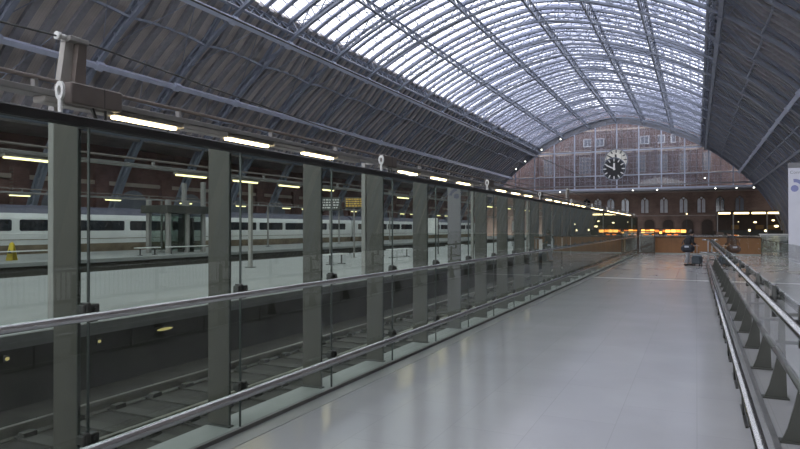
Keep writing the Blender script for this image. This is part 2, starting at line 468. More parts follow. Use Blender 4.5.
# arched lattice ribs
def make_rib(y, label):
    t = thing('arch_rib', label, 'roof rib', (0, y, 0), group='arched iron roof ribs')
    b = MB(); strip(b, 0, .22, -.2, .2); b.build('lower_chord', M['paint'], t)
    b = MB(); strip(b, lambda i: top_off(i)-.2, lambda i: top_off(i)+.06, -.24, .24); b.build('upper_chord', M['paint'], t)
    b = MB()
    for i in range(0, 80, 2):
        a, c = arch_pt(i, .2), arch_pt(i+2, top_off(i+2)-.1); d, e = arch_pt(i, top_off(i)-.1), arch_pt(i+2, .2)
        up = (0,1,0)
        b.bar((a[0],0,a[1]), (c[0],0,c[1]), .08, .12, up); b.bar((d[0],.02,d[1]), (e[0],.02,e[1]), .08, .12, up)
        b.bar((a[0],-.02,a[1]), (d[0],-.02,d[1]), .10, .14, up)
    b.build('lattice_web', M['paint'], t)
    return t
rib = make_rib(RIBS[0], 'blue-grey lattice arch rib framing the glazed end screen')
for k, y in enumerate(RIBS[1:], 1):
    dup(rib, (0, y, 0), 'blue-grey lattice arch rib, %s along the roof counting from the clock wall' % ORD[k])

Y0P = 2.3
def lattice_purlin(dx, o0, o1, label, wavy=False):
    t = thing('lattice_purlin', label, 'roof purlin', group='lattice purlins under the glazing')
    top, bot = arch_at(dx, o1), arch_at(dx, o0)
    nv = (top[0]-bot[0], 0, top[1]-bot[1])
    b = MB(); b.bar((bot[0],Y0P,bot[1]), (bot[0],YE,bot[1]), .26, .16, up=nv); b.build('bottom_chord', M['paint'], t)
    b = MB(); b.bar((top[0],Y0P,top[1]), (top[0],YE,top[1]), .24, .16, up=nv); b.build('top_chord', M['paint'], t)
    b = MB(); st = BAY/6; n = int(round((YE-Y0P)/st))
    for k in range(n):
        y0, y1 = Y0P+k*st, Y0P+(k+1)*st
        b.bar((bot[0],y0,bot[1]), (top[0],y1,top[1]), .10, .10); b.bar((top[0],y0,top[1]), (bot[0],y1,bot[1]), .10, .10)
    b.build('lattice', M['paint'], t)
for dx, lab in ((0,'lattice purlin along the crown of the glazed roof above the clock'),(-6.4,'lattice purlin just on the train side of the roof crown'),
                (-12.6,'lattice purlin midway down the glazed slope on the train side'),(-18.8,'lattice purlin along the lower edge of the glazing on the train side'),
                (6.4,'lattice purlin just on the banner side of the roof crown'),(12.6,'lattice purlin midway down the glazed slope on the banner side'),
                (18.8,'lattice purlin along the lower edge of the glazing on the banner side')):
    lattice_purlin(dx, .35, 1.5, lab)
def solid_purlin(dx, off, h, w, m, label):
    p = arch_at(dx, off); i = min(range(81), key=lambda q: abs(ARCH[q][0]-dx)); nn = NORM[i]
    b = MB(); b.bar((p[0],Y0P,p[1]), (p[0],YE,p[1]), w, h, up=(nn[0],0,nn[1]))
    for y in RIBS: b.bar((p[0],y-.35,p[1]), (p[0],y+.35,p[1]), w*1.5, h*1.3, up=(nn[0],0,nn[1]))
    tag(b.build('edge_beam', m), label, 'roof beam', 'long iron beams along the boarded slopes')
solid_purlin(-19.7, -.15, .34, .5, M['paint_light'], 'pale blue beam running below the glazing on the train side')
solid_purlin(20.0, -.1, .26, .4, M['paint'], 'grey beam running below the glazing on the banner side')
solid_purlin(-26.5, -.15, .3, .45, M['paint_light'], 'pale blue beam running low on the boarded slope above the trains')
solid_purlin(27.0, -.15, .3, .4, M['paint_light'], 'pale beam crossing the dark boarded slope above the banner')
solid_purlin(29.8, -.1, .24, .3, M['paint'], 'lowest beam on the dark boarded slope behind the banner')
solid_purlin(-30.6, -.1, .24, .3, M['paint'], 'lowest beam on the boarded slope above the brick wall')
def bowed_purlin(dx, label):
    t = thing('bowed_purlin', label, 'roof purlin', group='bowed purlins on the boarded slopes')
    p = arch_at(dx, .62); q = arch_at(dx, .1)
    b = MB()
    for y0, y1 in zip(RIBS[1:], RIBS[:-1]):
        prev = None
        for k in range(11):
            s = k/10; f = 4*s*(1-s); c = (q[0]+(p[0]-q[0])*f, y0+(y1-y0)*s, q[1]+(p[1]-q[1])*f)
            if prev: b.bar(prev, c, .16, .2)
            prev = c
    b.build('bowed_chord', M['paint'], t)
    b = MB()
    for y0, y1 in zip(RIBS[1:], RIBS[:-1]):
        a = arch_at(dx*1.0+ (3 if dx > 0 else -3), .55); c = arch_at(dx - (3 if dx > 0 else -3), .55)
        b.bar((a[0],y0,a[1]), (c[0],(y0+y1)/2,c[1]), .06); b.bar((c[0],(y0+y1)/2,c[1]), (a[0],y1,a[1]), .06)
    b.build('tie_rod', M['paint'], t)
for dx, lab in ((-22.7,'bowed purlin with tie rods high on the boarded slope above the trains'),(-28.5,'bowed purlin low on the boarded slope above the trains'),
                (23.0,'bowed purlin across the dark boarded slope on the banner side'),(28.4,'bowed purlin low on the dark boarded slope on the banner side')):
    bowed_purlin(dx, lab)

# ================================================================== END SCREEN AND FACADE
Z_S = 11.2
t = thing('glazed_end_screen', 'glazed end screen with grey mullions filling the roof arch behind the clocks', 'glass screen', (0, YE, 0))
inner = [(XC+x, z) for x, z in ARCH if z > Z_S]
# widen to the base line
b = MB(); b.prism(inner, 'y', .05, .07); b.build('pane', M['screen_glass'], t)
def arch_z(x):
    for i in range(80):
        if ARCH[i][0] <= x-XC <= ARCH[i+1][0]:
            s = (x-XC-ARCH[i][0])/(ARCH[i+1][0]-ARCH[i][0]); return ARCH[i][1]+s*(ARCH[i+1][1]-ARCH[i][1])
    return 0
def arch_halfw(z):
    for i in range(40):
        if ARCH[i][1] <= z <= ARCH[i+1][1]:
            s = (z-ARCH[i][1])/(ARCH[i+1][1]-ARCH[i][1]); return -(ARCH[i][0]+s*(ARCH[i+1][0]-ARCH[i][0]))
for k in range(-5, 6):
    x = XC + .2 + k*5.1
    if arch_z(x) > Z_S+.5:
        b = MB(); b.box(x-.14, x+.14, -.2, .15, Z_S, arch_z(x)+.1); b.build('mullion', M['paint_light'], t)
for z, h, mm in ((20.7,.3,'paint_light'),(14.6,.22,'paint_light'),(12.1,.3,'deckrib')):
    w = arch_halfw(z); b = MB(); b.box(XC-w, XC+w, -.22, .12, z-h/2, z+h/2); b.build('transom', M[mm], t)
b = MB()
for k in range(-22, 23):
    x = XC + .2 + k*5.1/4
    if k % 4 and arch_z(x) > Z_S+.5: b.box(x-.03, x+.03, -.06, .05, Z_S, arch_z(x))
for z in (13.3,16.1,17.6,19.1,22.2,23.7,25.2):
    w = arch_halfw(z); b.box(XC-w, XC+w, -.05, .05, z-.025, z+.025)
b.build('glazing_bar', M['paint'], t)
b = MB(); strip(b, .25, 1.85, .3, .38, 8, 72); b.build('gable_panel', M['deckrib'], t)
b = MB(); w = arch_halfw(Z_S); b.box(XC-w, XC+w, -.5, .3, Z_S-.15, Z_S+.25); b.box(XC-w, XC+w, -.5, .5, Z_S-.5, Z_S-.15, 1)
b.build('bottom_girder', [M['paint_light'], M['deckrib']], t)

YF = 172
wf = thing('wall_far', 'red brick gothic facade seen through and below the end screen', 'wall', kind='structure')
b = MB(); b.box(-62, 30, YF, YF+1, Z_S-.3, 33); b.build('upper_brickwork', M['brickx'], wf)
b = MB(); b.box(-62, 30, YF, YF+1, -1, Z_S-.3); b.build('lower_brickwork', M['brown_brick'], wf)
b = MB(); b.box(-58, 22, YE+.5, YF, Z_S-.35, Z_S-.05); b.build('gap_shade_roof', M['deckrib'], wf)  # slab added across the gap to keep sky light off the lower brickwork
b = MB()
for z, h in ((4.6,.25),(10.5,.35),(15.2,.35),(21.0,.45),(22.0,.2),(27,.4)): b.box(-58, 24, YF-.22, YF, z, z+h)
b.build('string_course', M['stone'], wf)
b = MB()
for k in range(13):
    x = -45 + k*5.1
    b.box(x-.45, x+.45, YF-.35, YF, Z_S, 27)
b.build('pilaster', M['brickx'], wf)

wn = [NB]
def facade_window(x, z0, w, h, kind, label, pane='blind'):
    """kind: lancet (pair of pointed lights with a quatrefoil) / sash (white frame) / tall (gridded)"""
    wn[0] += 1
    t = thing('window_%d' % wn[0], label, 'window', (x, YF, z0), kind='structure')
    if kind == 'lancet':
        def pointed(cx, ww, hh, zz=0):
            zs = zz + hh - ww*.85
            L = [(cx-ww/2, zz), (cx-ww/2, zs)]
            L += [(cx-ww/2 + ww*(1-math.cos(a)), zs + ww*math.sin(a)) for a in [PI/3*k/5 for k in range(1, 6)]]
            R = [(2*cx-p[0], p[1]) for p in L[::-1][1:]]
            return L + R
        b = MB(); b.prism(pointed(0, w, h), 'y', -.16, -.02); b.build('stone_surround', M['stone_brown'], t)
        for s in (-1, 1):
            b = MB(); b.prism(pointed(s*w*.235, w*.36, h*.80, h*.05), 'y', -.24, -.162); b.build('pane', M[pane], t)
        b = MB(); b.prism([(w*.13*math.cos(a), h*.87+w*.13*math.sin(a)) for a in [2*PI*k/10 for k in range(10)]], 'y', -.24, -.162); b.build('roundel', M[pane], t)
    elif kind == 'sash':
        b = MB()
        b.box(-w/2, -w/2+.22, -.3, -.02, 0, h); b.box(w/2-.22, w/2, -.3, -.02, 0, h); b.box(-w/2, w/2, -.3, -.02, h-.15, h); b.box(-w/2, w/2, -.34, -.02, -.12, .06)
        b.box(-.05, .05, -.2, -.02, 0, h); b.build('frame', M['white_frame'], t)
        b = MB(); b.box(-w/2+.22, w/2-.22, -.1, -.02, .06, h-.15); b.build('pane', M[pane], t)
    elif kind == 'tall':
        b = MB(); b.box(-w/2, w/2, -.08, -.02, 0, h); b.build('pane', M[pane], t)
        b = MB()
        n = max(2, int(w/.7))
        for k in range(n+1): x_ = -w/2 + w*k/n; b.box(x_-.05, x_+.05, -.2, -.02, 0, h)
        for k in range(5): z_ = h*k/4; b.box(-w/2, w/2, -.18, -.02, z_-.05, z_+.05)
        b.build('frame', M['stone'], t)
    return t
names_l = ['first','second','third','fourth','fifth','sixth','seventh','eighth','ninth','tenth']
for k in range(10):
    pane = ('win_dark','blind','win_grey','win_grey','blind','blind','blind','blind','win_dark','win_grey')[k]
    facade_window((-26.2,-23.4,-20.2,-16.6,-11.9,-7.4,-2.9,1.1,5.2,9.4)[k], 5.2, 2.1, 4.4, 'lancet',
                  '%s gothic twin lancet window in the row below the end screen, counted from the glass wall side' % names_l[k], pane)
for x, lab in ((-26,'the one nearest the trains'),(-22.9,'the one second from the trains'),(-11.9,'the first past the clocks'),(-8.2,'the second past the clocks'),(-4.7,'the third past the clocks')):
    facade_window(x, 23.1, 2.2, 2.0, 'sash', 'white framed sash window high behind the end screen, ' + lab, 'win_grey')
for x, w, lab in ((-36,3.2,'farthest toward the trains'),(-26.5,3.4,'between the trains and the clocks'),(-21.8,2.0,'just on the train side of the clocks'),(-13,2.6,'just past the clocks'),(-8.2,3.2,'second past the clocks'),(-3.2,2.4,'third past the clocks'),(2.2,2.2,'farthest past the clocks')):
    facade_window(x, 15.9, w, 4.4, 'tall', 'tall gridded window behind the end screen, ' + lab, 'win_grey')
# ground-storey arches of the facade
for k in range(9):
    x = -24 + 4.4*k
    t = thing('blind_arch', 'shallow brick arch at the foot of the far facade, %s from the train side' % ORD[k], 'arch', (x, YF, 0), group='arches at the foot of the facade')
    pts = [(-1.5,0)] + [(-1.5*math.cos(a), 2.7+1.3*math.sin(a)) for a in [PI*q/10 for q in range(11)]] + [(1.5,0)]
    b = MB(); b.prism(pts, 'y', -.16, -.02); b.build('stone_surround', M['stone_brown'], t)
    pts = [(-1.2,0)] + [(-1.2*math.cos(a), 2.7+1.02*math.sin(a)) for a in [PI*q/10 for q in range(11)]] + [(1.2,0)]
    b = MB(); b.prism(pts, 'y', -.2, -.162); b.build('recess', M['wood_dark'], t)

# clocks
def disc(mb, r0, r1, y0, y1, n=48, m=0):
    if r0 == 0:
        mb.prism([(r1*math.cos(2*PI*k/n), r1*math.sin(2*PI*k/n)) for k in range(n)], 'y', y0, y1, m)
    else:
        bb = len(mb.v)
        for k in range(n):
            c, s = math.cos(2*PI*k/n), math.sin(2*PI*k/n)
            mb.v += [(r0*c,y0,r0*s),(r1*c,y0,r1*s),(r1*c,y1,r1*s),(r0*c,y1,r0*s)]
        for k in range(n):
            for j in range(4):
                a = bb+4*k; d = bb+4*((k+1) % n); mb.face([a+j, a+(j+1) % 4, d+(j+1) % 4, d+j], m)
def clock(name, x, y, z, R, dial, mark, label, hour, minute, rim):
    t = thing(name, label, 'clock', (x, y, z))
    b = MB(); disc(b, R*.93, R, -.3, .25); disc(b, R*.80, R*.815, -.17, -.14); b.build('rim', M[rim], t)
    b = MB(); disc(b, 0, R*.94, -.14, .2); b.build('dial', M[dial], t)
    for k in range(12):
        a = 2*PI*k/12; d = Vector((math.sin(a), 0, math.cos(a)))
        b = MB(); b.bar(d*R*.64 + Vector((0,-.17,0)), d*R*.90 + Vector((0,-.17,0)), R*.085, .04, up=(0,1,0)); b.build('hour_marker', M[mark], t)
    for nm, a, l, w in (('hour_hand', hour, .5, .075), ('minute_hand', minute, .72, .055)):
        d = Vector((math.sin(a), 0, math.cos(a)))
        b = MB(); b.bar(d*(-R*.12) + Vector((0,-.21 - (.03 if nm[0] == 'm' else 0),0)), d*R*l + Vector((0,-.21 - (.03 if nm[0] == 'm' else 0),0)), R*w*2, .03, up=(0,1,0)); b.build(nm, M[mark], t)
    return t
clock('station_clock', -17.85, YE-.75, 18.35, 2.75, 'clock_cream', 'clock_black', 'cream faced station clock half hidden behind the black clock', 2*PI*11.83/12, 2*PI*50/60, 'clock_rim')
ck = clock('hanging_clock', -16.6, 147.5, 14.8, 2.55, 'clock_black', 'clock_mark', 'black faced clock with white markers hanging in front of the cream clock', 2*PI*12.05/12, 2*PI*49.5/60, 'clock_rim')
for s in (-1, 1):
    b = MB(); b.tube([(s*1.6, 0, 1.9), (s*1.6, 0, 11.0)], .03, 6); b.build('suspension_cable', M['dark_steel'], ck)

# small floodlights along the end arch and the girder
def floodlight(x, y, z, label):
    t = thing('floodlight', label, 'floodlight', (x, y, z), group='floodlights on the end arch')
    b = MB(); b.cbox(-.2, .2, -.05, .3, -.17, .17, .03); b.build('lamp_body', M['dark_steel'], t)
    b = MB(); b.ball((0,-.06,0), .12, 10, sc=(1,.5,.9)); b.build('lens', M['flood'], t)
    b = MB(); b.bar((0,.2,.1), (0,.45,.35), .07); b.build('bracket', M['dark_steel'], t)
for k, dx in enumerate((-29.0,-24.6,-22.2,-18.0,-13.2)):
    p = arch_at(dx, .45); floodlight(p[0], YE-.75, p[1], 'small bright floodlight on the end arch, %s up from the train side foot' % ORD[k])
for k, x in enumerate((-31.5,-14.0,-8.5,4.0,8.3,11.8)):
    floodlight(x, YE-.8, Z_S-.45, 'small bright floodlight under the screen girder, %s counting from the train side' % ORD[k])
floodlight(1.8, YE-.8, 13.2, 'small bright floodlight on the screen just above the girder near the banner side')

# ================================================================== LEFT GLASS WALL
ZT = 2.22
HR, BR = 1.09, .32       # handrail and bumper rail heights
t = thing('top_rail', 'thick black capping rail along the top of the tall glass wall', 'rail')
b = MB(); b.cbox(XG-.035, XG+.035, J0-.4, YL_END+.1, ZT-.03, ZT+.03, .008); b.build('capping', M['black'], t)
def panel(j):
    y = J0 + MOD*j
    return (0, y, 0)
def make_panel():
    t = thing('glass_sheet', 'x', 'glass panel', panel(0), group='panels of the tall glass wall')
    b = MB(); b.box(XG-.008, XG+.008, .008, MOD-.008, .04, ZT-.03); b.build('pane', M['glass'], t)
    b = MB(); b.box(XG-.009, XG+.009, .0005, .0078, .04, ZT-.03); b.build('edge_seal', M['glass_edge'], t)
    for z, h in ((HR+.03, .06), (BR+.04, .055)):
        b = MB(); b.cbox(XG-.03, XG+.03, -.05, .062, z-h/2, z+h/2, .006); b.cbox(XG-.024, XG+.038, -.035, -.005, z-h/2-.012, z+h/2+.012, .004)
        b.tube([(XG+.03,.03,z),(XG+.045,.03,z)], .014, 8); b.build('clamp', M['dark_steel'], t)
    return t
gp = make_panel()
def plabel(j):
    return ('clear panel of the tall glass wall, %s in the picture from its near end' % ORD[j-2]) if j > 1 else 'clear panel of the tall glass wall, %s before the picture edge' % ORD[1-j]
gp['label'] = plabel(0)
for j in range(1, NP-1): dup(gp, panel(j), plabel(j))
b = MB(); b.box(XG-.018, XG+.018, J0-.4, YL_END, 0, .03)
tag(b.build('base_channel', M['coping']), 'dark channel holding the foot of the tall glass wall', 'base channel')

def make_post():
    t = thing('steel_post', 'x', 'post', (XG-.15, J0+.055, 0), group='posts behind the tall glass wall')
    b = MB(); b.cbox(-.215, -.004, -.008, .008, .012, ZT+.055, .002); b.build('fin_plate', M['post'], t)
    b = MB(); b.cbox(-.006, .008, -.012, .012, .012, ZT+.05, .003); b.build('front_flange', M['fin'], t)
    b = MB(); b.cbox(-.225, .02, -.03, .03, 0, .012, .002)
    b.build('base_plate', M['fin'], t)
    b = MB(); b.cbox(.0, .14, -.012, .012, ZT-.02, ZT+.02, .003); b.build('bracket', M['black'], t)
    return t
po = make_post()
def post_label(j): return ('khaki steel fin post behind the tall glass wall, %s visible from the near end' % ORD[j-3]) if j > 2 else 'khaki grey steel fin post behind the tall glass wall, %s before the picture edge' % ORD[2-j]
po['label'] = post_label(0)
for j in range(1, NP): dup(po, (XG-.15, J0+.055+MOD*j, 0), post_label(j))

def rail(name, x, z, r, y0, y1, gx, label, flat=False, end=None, step=MOD, jy=J0):
    t = thing(name, label, 'handrail', (0, 0, 0))
    b = MB(); b.tube([(x, y0, z), (x, y1, z)], r, 16); b.build('tube', M['steel'], t)
    n = int((y1-y0)/step)
    for j in range(n+1):
        y = jy + step*j + .03
        if y < y0 or y > y1: continue
        b = MB(); b.tube([(gx, y, z-.01), ((x+gx)/2, y, z-.012), (x, y, z-r*.5)], .014, 8); b.cbox(min(gx, gx+.01*(1 if x > gx else -1)), max(gx, gx+.01*(1 if x > gx else -1)), y-.03, y+.03, z-.045, z+.02, .003)
        b.build('bracket', M['dark_steel'], t)
    return t
rail('handrail', XG+.11, HR, .024, J0-.3, YL_END, XG+.009, 'steel handrail at waist height on the tall glass wall')
rail('bumper_rail', XG+.10, BR, .034, J0-.3, YL_END, XG+.009, 'thick steel bumper rail low on the tall glass wall')

# ================================================================== RIGHT BALUSTRADE
YR_END = 30.0
JR0 = 5.44 - 4*MOD
NR = int((YR_END-JR0)/MOD)
ZR = 1.50
def make_rpanel():
    t = thing('balustrade_sheet', 'x', 'glass panel', (0, JR0, 0), group='panels of the low glass balustrade')
    b = MB(); b.box(XR-.008, XR+.008, .006, MOD-.006, .70, ZR); b.build('pane', M['glass_clear'], t)
    b = MB(); b.tube([(XR, 0, .94), (XR, 0, 1.17)], .025, 10); b.build('clamp', M['dark_steel'], t)
    b = MB(); b.tube([(XR, 0, 1.17), (XR, 0, 1.182)], .027, 10); b.build('clamp_cap', M['steel'], t)
    b = MB(); b.tube([(XR, .001, .70), (XR, MOD-.001, .70)], .022, 10); b.build('edge_tube', M['fin_edge'], t)
    return t
rp = make_rpanel()
rl = lambda j: ('clear panel of the low glass balustrade, %s in the picture from its near end' % ORD[j-3]) if j > 2 else 'clear panel of the low glass balustrade, %s before the picture edge' % ORD[2-j]
rp['label'] = rl(0)
for j in range(1, NR): dup(rp, (0, JR0+MOD*j, 0), rl(j))
def make_fin():
    t = thing('support_fin', 'x', 'support fin', (0, JR0, 0), group='fins behind the low glass balustrade')
    b = MB(); b.prism([(XR+.045,-.004),(XR+.235,-.004),(XR+.232,.1),(XR+.222,.45),(XR+.215,1.0),(XR+.17,1.0),(XR+.165,.45),(XR+.13,.28),(XR+.085,.1)], 'y', -.014, .014); b.build('plate', M['fin'], t)
    b = MB(); b.cbox(XR+.03, XR+.25, -.05, .05, -.004, .010, .003); b.build('base_plate', M['fin'], t)
    for z in (.74, .95):
        b = MB(); b.tube([(XR+.008, 0, z), (XR+.18, 0, z)], .014, 8); b.build('spider_arm', M['dark_steel'], t)
    return t
fi = make_fin()
fl = lambda j: ('dark flared support fin behind the low balustrade, %s in the picture from its near end' % ORD[j-4]) if j > 3 else 'dark flared support fin behind the low balustrade, %s before the picture edge' % ORD[3-j]
fi['label'] = fl(0)
for j in range(1, NR+1): dup(fi, (0, JR0+.08+MOD*j, 0), fl(j))
b = MB(); b.box(XR-.02, XR+.02, JR0-.1, YR_END, -.004, .012)
tag(b.build('base_channel', M['steel_dull']), 'steel strip along the floor edge under the low glass balustrade', 'base channel')
t = rail('handrail', XR-.075, 1.09, .026, JR0-.2, YR_END-.3, XR-.008, 'steel handrail at waist height on the low glass balustrade', jy=JR0)
t2 = thing('bumper_rail', 'thick steel bumper rail low along the low glass balustrade', 'handrail')
b = MB(); b.tube([(XR-.19, JR0-.2, .32), (XR-.19, YR_END-.3, .32)], .034, 16); b.build('tube', M['steel'], t2)
for j in range(NR+1):
    y = JR0+.3+MOD*j
    b = MB(); b.cbox(XR-.18, XR-.155, y, y+.72, 0, .012, .003); b.build('foot_plate', M['dark_steel'], t2)
    b = MB(); b.tube([(XR-.17, y+.36, .01), (XR-.185, y+.36, .30)], .011, 8); b.build('leg', M['dark_steel'], t2)
t = thing('end_barrier', 'three barred steel barrier closing the far end of the low balustrade', 'barrier', (0, YR_END, 0))
for z, x0, x1 in ((1.09,.22,.5),(.55,.12,.62),(.24,.30,.66)):
    b = MB(); b.tube([(x0, 0, z), (x1, 0, z)], .03, 12); b.build('bar', M['steel'], t)
b = MB(); b.tube([(.45,0,0),(.45,0,1.1)], .025, 10); b.build('upright', M['steel_dull'], t)

# ================================================================== TRACKS
def track(xa, xb, label):
    t = thing('railway_track', label, 'track', (0, 0, -1.1))
    for x in (xa, xb):
        b = MB(); b.prism([(x-.07,0),(x+.07,0),(x+.07,.02),(x+.012,.04),(x+.012,.12),(x+.036,.135),(x+.036,.175),(x-.036,.175),(x-.036,.135),(x-.012,.12),(x-.012,.04),(x-.07,.02)], 'y', -20, 158)
        b.build('rail', M['rail'], t)
    xm = (xa+xb)/2
    b = MB()
    for k in range(90):
        y = -1 + k*.7
        b.box(xm-1.25, xm+1.25, y-.12, y+.12, -.03, .03)
        for x in (xa, xb):
            b.box(x-.2, x-.08, y-.09, y+.09, .03, .09); b.box(x+.08, x+.2, y-.09, y+.09, .03, .09)
    s = b.build('sleeper', M['sleeper'], t); s['kind'] = 'stuff'
track(-7.92, -6.48, 'nearest railway track just beyond the tall glass wall')
track(-22.2, -20.75, 'railway track hidden beyond the near platform edge')
track(-27.2, -25.75, 'railway track along the edge of the train platform')

# ================================================================== LIGHT GANTRIES
def tube_light(x, y, z, L, m, label, group):
    t = thing('fluorescent_lamp', label, 'lamp', (x, y, z), group=group)
    b = MB(); b.prism([(-.09,.10),(.09,.10),(.13,.015),(-.13,.015)], 'y', 0, L); b.build('housing', M['housing'], t)
    b = MB(); b.cbox(-.055, .055, .04, L-.04, -.035, .015, .012); b.build('tube', M[m], t)
def gantry(x, z, y0, y1, label, box):
    t = thing('lighting_gantry', label, 'lighting gantry', (0, 0, 0))
    b = MB(); b.cbox(x-.16, x+.16, y0, y1, z+.10, z+.20, .01); b.build('beam', M['gantry'], t)
    b = MB(); b.tube([(x+.05, y0, z+.36), (x+.05, y1, z+.36)], .035, 8); b.build('conduit', M['brown_box'], t)
    y = y0+.5
    while y < y1:
        b = MB(); b.cbox(x-.02, x+.08, y-.03, y+.03, z+.19, z+.37, .006); b.build('conduit_clip', M['gantry'], t); y += 2.9
    return t
ga = gantry(-9.0, 3.5, -3, 110, 'lighting gantry along the nearest platform edge, above the tall glass wall', True)
n = 0
masts = [6.95+10.68*k for k in range(10)]
yl = 7.58 - 2.86*3
k = 0
while yl < 100:
    if not any(abs(yl+.75-(m+.05)) < .9 for m in masts):
        if yl > 7: 
            tube_light(-9.0, yl, 3.5, 1.5, 'lamp', 'lit fluorescent lamp above the tall glass wall, %s along the gantry from the near end' % (ORD[n] if n < 30 else 'far'), 'lamps on the near gantry'); n += 1
    yl += 2.86; k += 1
    if n >= 30: break
# housings between the lamps, boxes and ring plates at the masts
y = 7.58-2.86*3
while y < 90:
    b = MB(); b.cbox(-9.12, -8.85, y+1.55, y+2.8, 3.50, 3.605, .015); b.build('cable_tray', M['housing'], ga); y += 2.86
def gantry_mast(y, k):
    t = thing('gantry_post', 'grey post carrying the near lighting gantry, %s from the near end' % ORD[k], 'post', (-9.55, y, 0), group='posts of the near gantry')
    b = MB(); b.cbox(-.07, .07, -.07, .07, 0, 3.66, .01); b.cbox(-.07, .5, -.05, .05, 3.60, 3.66, .01); b.build('shaft', M['mast'], t)
    b = MB(); b.cbox(-.16, .16, -.16, .16, 0, .03, .006); b.build('base_plate', M['dark_steel'], t)
    t = thing('equipment_box', 'long brown grey equipment box on the near gantry, %s from the near end' % ORD[k], 'equipment box', (-8.78, y-.05, 3.53), group='boxes on the near gantry')
    b = MB(); b.cbox(-.09, .09, -.30, .66, 0, .33, .02); b.build('body', M['brown_box'], t)
    b = MB(); b.box(-.095, .095, .3, .31, .01, .32); b.build('lid_seam', M['dark_steel'], t)
    b = MB(); b.bar((.05,.1,-.02), (.05,.2,-.25), .04); b.bar((.05,.35,-.02), (.05,.35,-.2), .03); b.build('hanger', M['dark_steel'], t)
    t = thing('ring_plate', 'white ring shaped plate on a stalk, %s along the near gantry' % ORD[k], 'plate', (-8.66, y-.56, 3.31), group='ring plates on the near gantry')
    b = MB(); nn = 20
    bb = len(b.v)
    for q in range(nn):
        c, s = math.cos(2*PI*q/nn), math.sin(2*PI*q/nn)
        for (r1, r2, yy) in ((.045,.075,-.02),(.10,.145,-.02),(.10,.145,.02),(.045,.075,.02)): b.v.append((r1*c*.9, yy, .36+r2*s))
    for q in range(nn):
        for j in range(4):
            a0 = bb+4*q; d0 = bb+4*((q+1) % nn); b.face([a0+j, a0+(j+1) % 4, d0+(j+1) % 4, d0+j], 0, False)
    b.build('ring', M['white'], t)
    b = MB(); b.cbox(-.035, .035, -.018, .018, -.05, .25, .005); b.build('stalk', M['white'], t)
for k, y in enumerate(masts): gantry_mast(y, k)
def wire_mast(y, k):
    t = thing('wire_mast', ('tapered grey overhead wire mast standing on the nearest equipment box','tapered grey overhead wire mast far along the gantry')[k], 'mast', (-9.0, y, 3.7))
    b = MB()
    for s, m in ((-1,0),(1,1)):  # near leg paler, far leg darker, standing for the mast's lit and shaded faces
        b.prism([(-.02+.09*s-.11,0),(-.02+.09*s+.11,0),(.05+.08*s+.07,.86),(.05+.08*s-.07,.86)], 'x', -.09+.05*s, .03+.05*s, m)
    b.build('tapered_leg', [M['housing'], M['brown_box']], t)
    b = MB(); b.cbox(-.12, .12, -.12, .22, .85, .93, .01); b.build('head_plate', M['mast'], t)
    b = MB(); b.tube([(0,-.22,.90),(0,-.1,.90)], .05, 8); b.tube([(0,-.28,.90),(0,-.22,.90)], .065, 8); b.build('insulator', M['white'], t)
wire_mast(6.85, 0); wire_mast(49.6, 1)
def wire(pts, r, label):
    b = MB(); b.tube(pts, r, 6); tag(b.build('overhead_wire', M['dark_steel']), label, 'overhead wire')
P_ = []
for y0, y1 in ((-14, 6.95), (7.2, 49.4), (49.8, 92)):
    P_ += [(-9.0, y0+(y1-y0)*s/12, 4.61 - .55*4*(s/12)*(1-s/12)*((y1-y0)/42)) for s in range(13)]
wire(P_, .016, 'dark overhead wire sagging from the tapered mast head')
wire([(-14.0, -10, 8.6), (-14.0, 150, 8.6)], .03, 'thin dark cable stretched high across the boarded roof slope')

gantry(-16.0, 3.42, 3, 110, 'lighting gantry on the far side of the near platform', False)
n = 0; yl = 10.2
while n < 14 and yl < 90:
    tube_light(-16.0, yl, 3.42, 1.5, 'lamp_y', 'yellow lit lamp of the middle gantry seen through the glass, %s from the near end' % ORD[n], 'lamps on the middle gantry'); n += 1; yl += {1: 5.9, 5: 8.8, 7: 11.7}.get(n, 2.93)
for k in range(7):
    y = 20.52 + 11.72*k
    t = thing('gantry_post', 'grey post of the middle gantry on the near platform, %s from the near end' % ORD[k], 'post', (-16.35, y, 0), group='posts of the middle gantry')
    b = MB(); b.cbox(-.07, .07, -.07, .07, 0, 3.60, .01); b.cbox(-.07, .3, -.05, .05, 3.54, 3.60, .01); b.build('shaft', M['mast'], t)
    b = MB(); b.cbox(-.16, .16, -.16, .16, 0, .03, .006); b.build('base_plate', M['dark_steel'], t)
gantry(-33.0, 3.35, 10, 120, 'lighting gantry on the platform beside the white train', False)
n = 0; yl = 21.4
while n < 18:
    tube_light(-33.0, yl, 3.35, 1.2, 'lamp_y', 'small yellow lit lamp above the train platform, %s from the near end' % ORD[n], 'lamps on the train platform gantry'); n += 1; yl += (3.0 if n % 3 else 6.2)
for k in range(7):
    y = 32.3 + 11.9*k
    t = thing('gantry_post', 'thin grey post of the train platform gantry, %s from the near end' % ORD[k], 'post', (-33.35, y, 0), group='posts of the train platform gantry')
    b = MB(); b.cbox(-.06, .06, -.06, .06, 0, 3.55, .01); b.cbox(-.06, .3, -.05, .05, 3.49, 3.55, .01); b.build('shaft', M['mast'], t)
    b = MB(); b.cbox(-.15, .15, -.15, .15, 0, .03, .006); b.build('base_plate', M['dark_steel'], t)
t = thing('cross_lamp', 'pale horizontal strip lamp hanging across the tracks above the glass wall', 'lamp', (-21.5, 49.5, 6.2), -.45)
b = MB(); b.cbox(-1.6, 1.6, -.08, .08, 0, .14, .02); b.build('housing', M['white'], t)
b = MB(); b.cbox(-1.5, 1.5, -.05, .05, -.04, 0, .01); b.build('tube', emit('pale_tube', (1,.95,.85), 2), t)

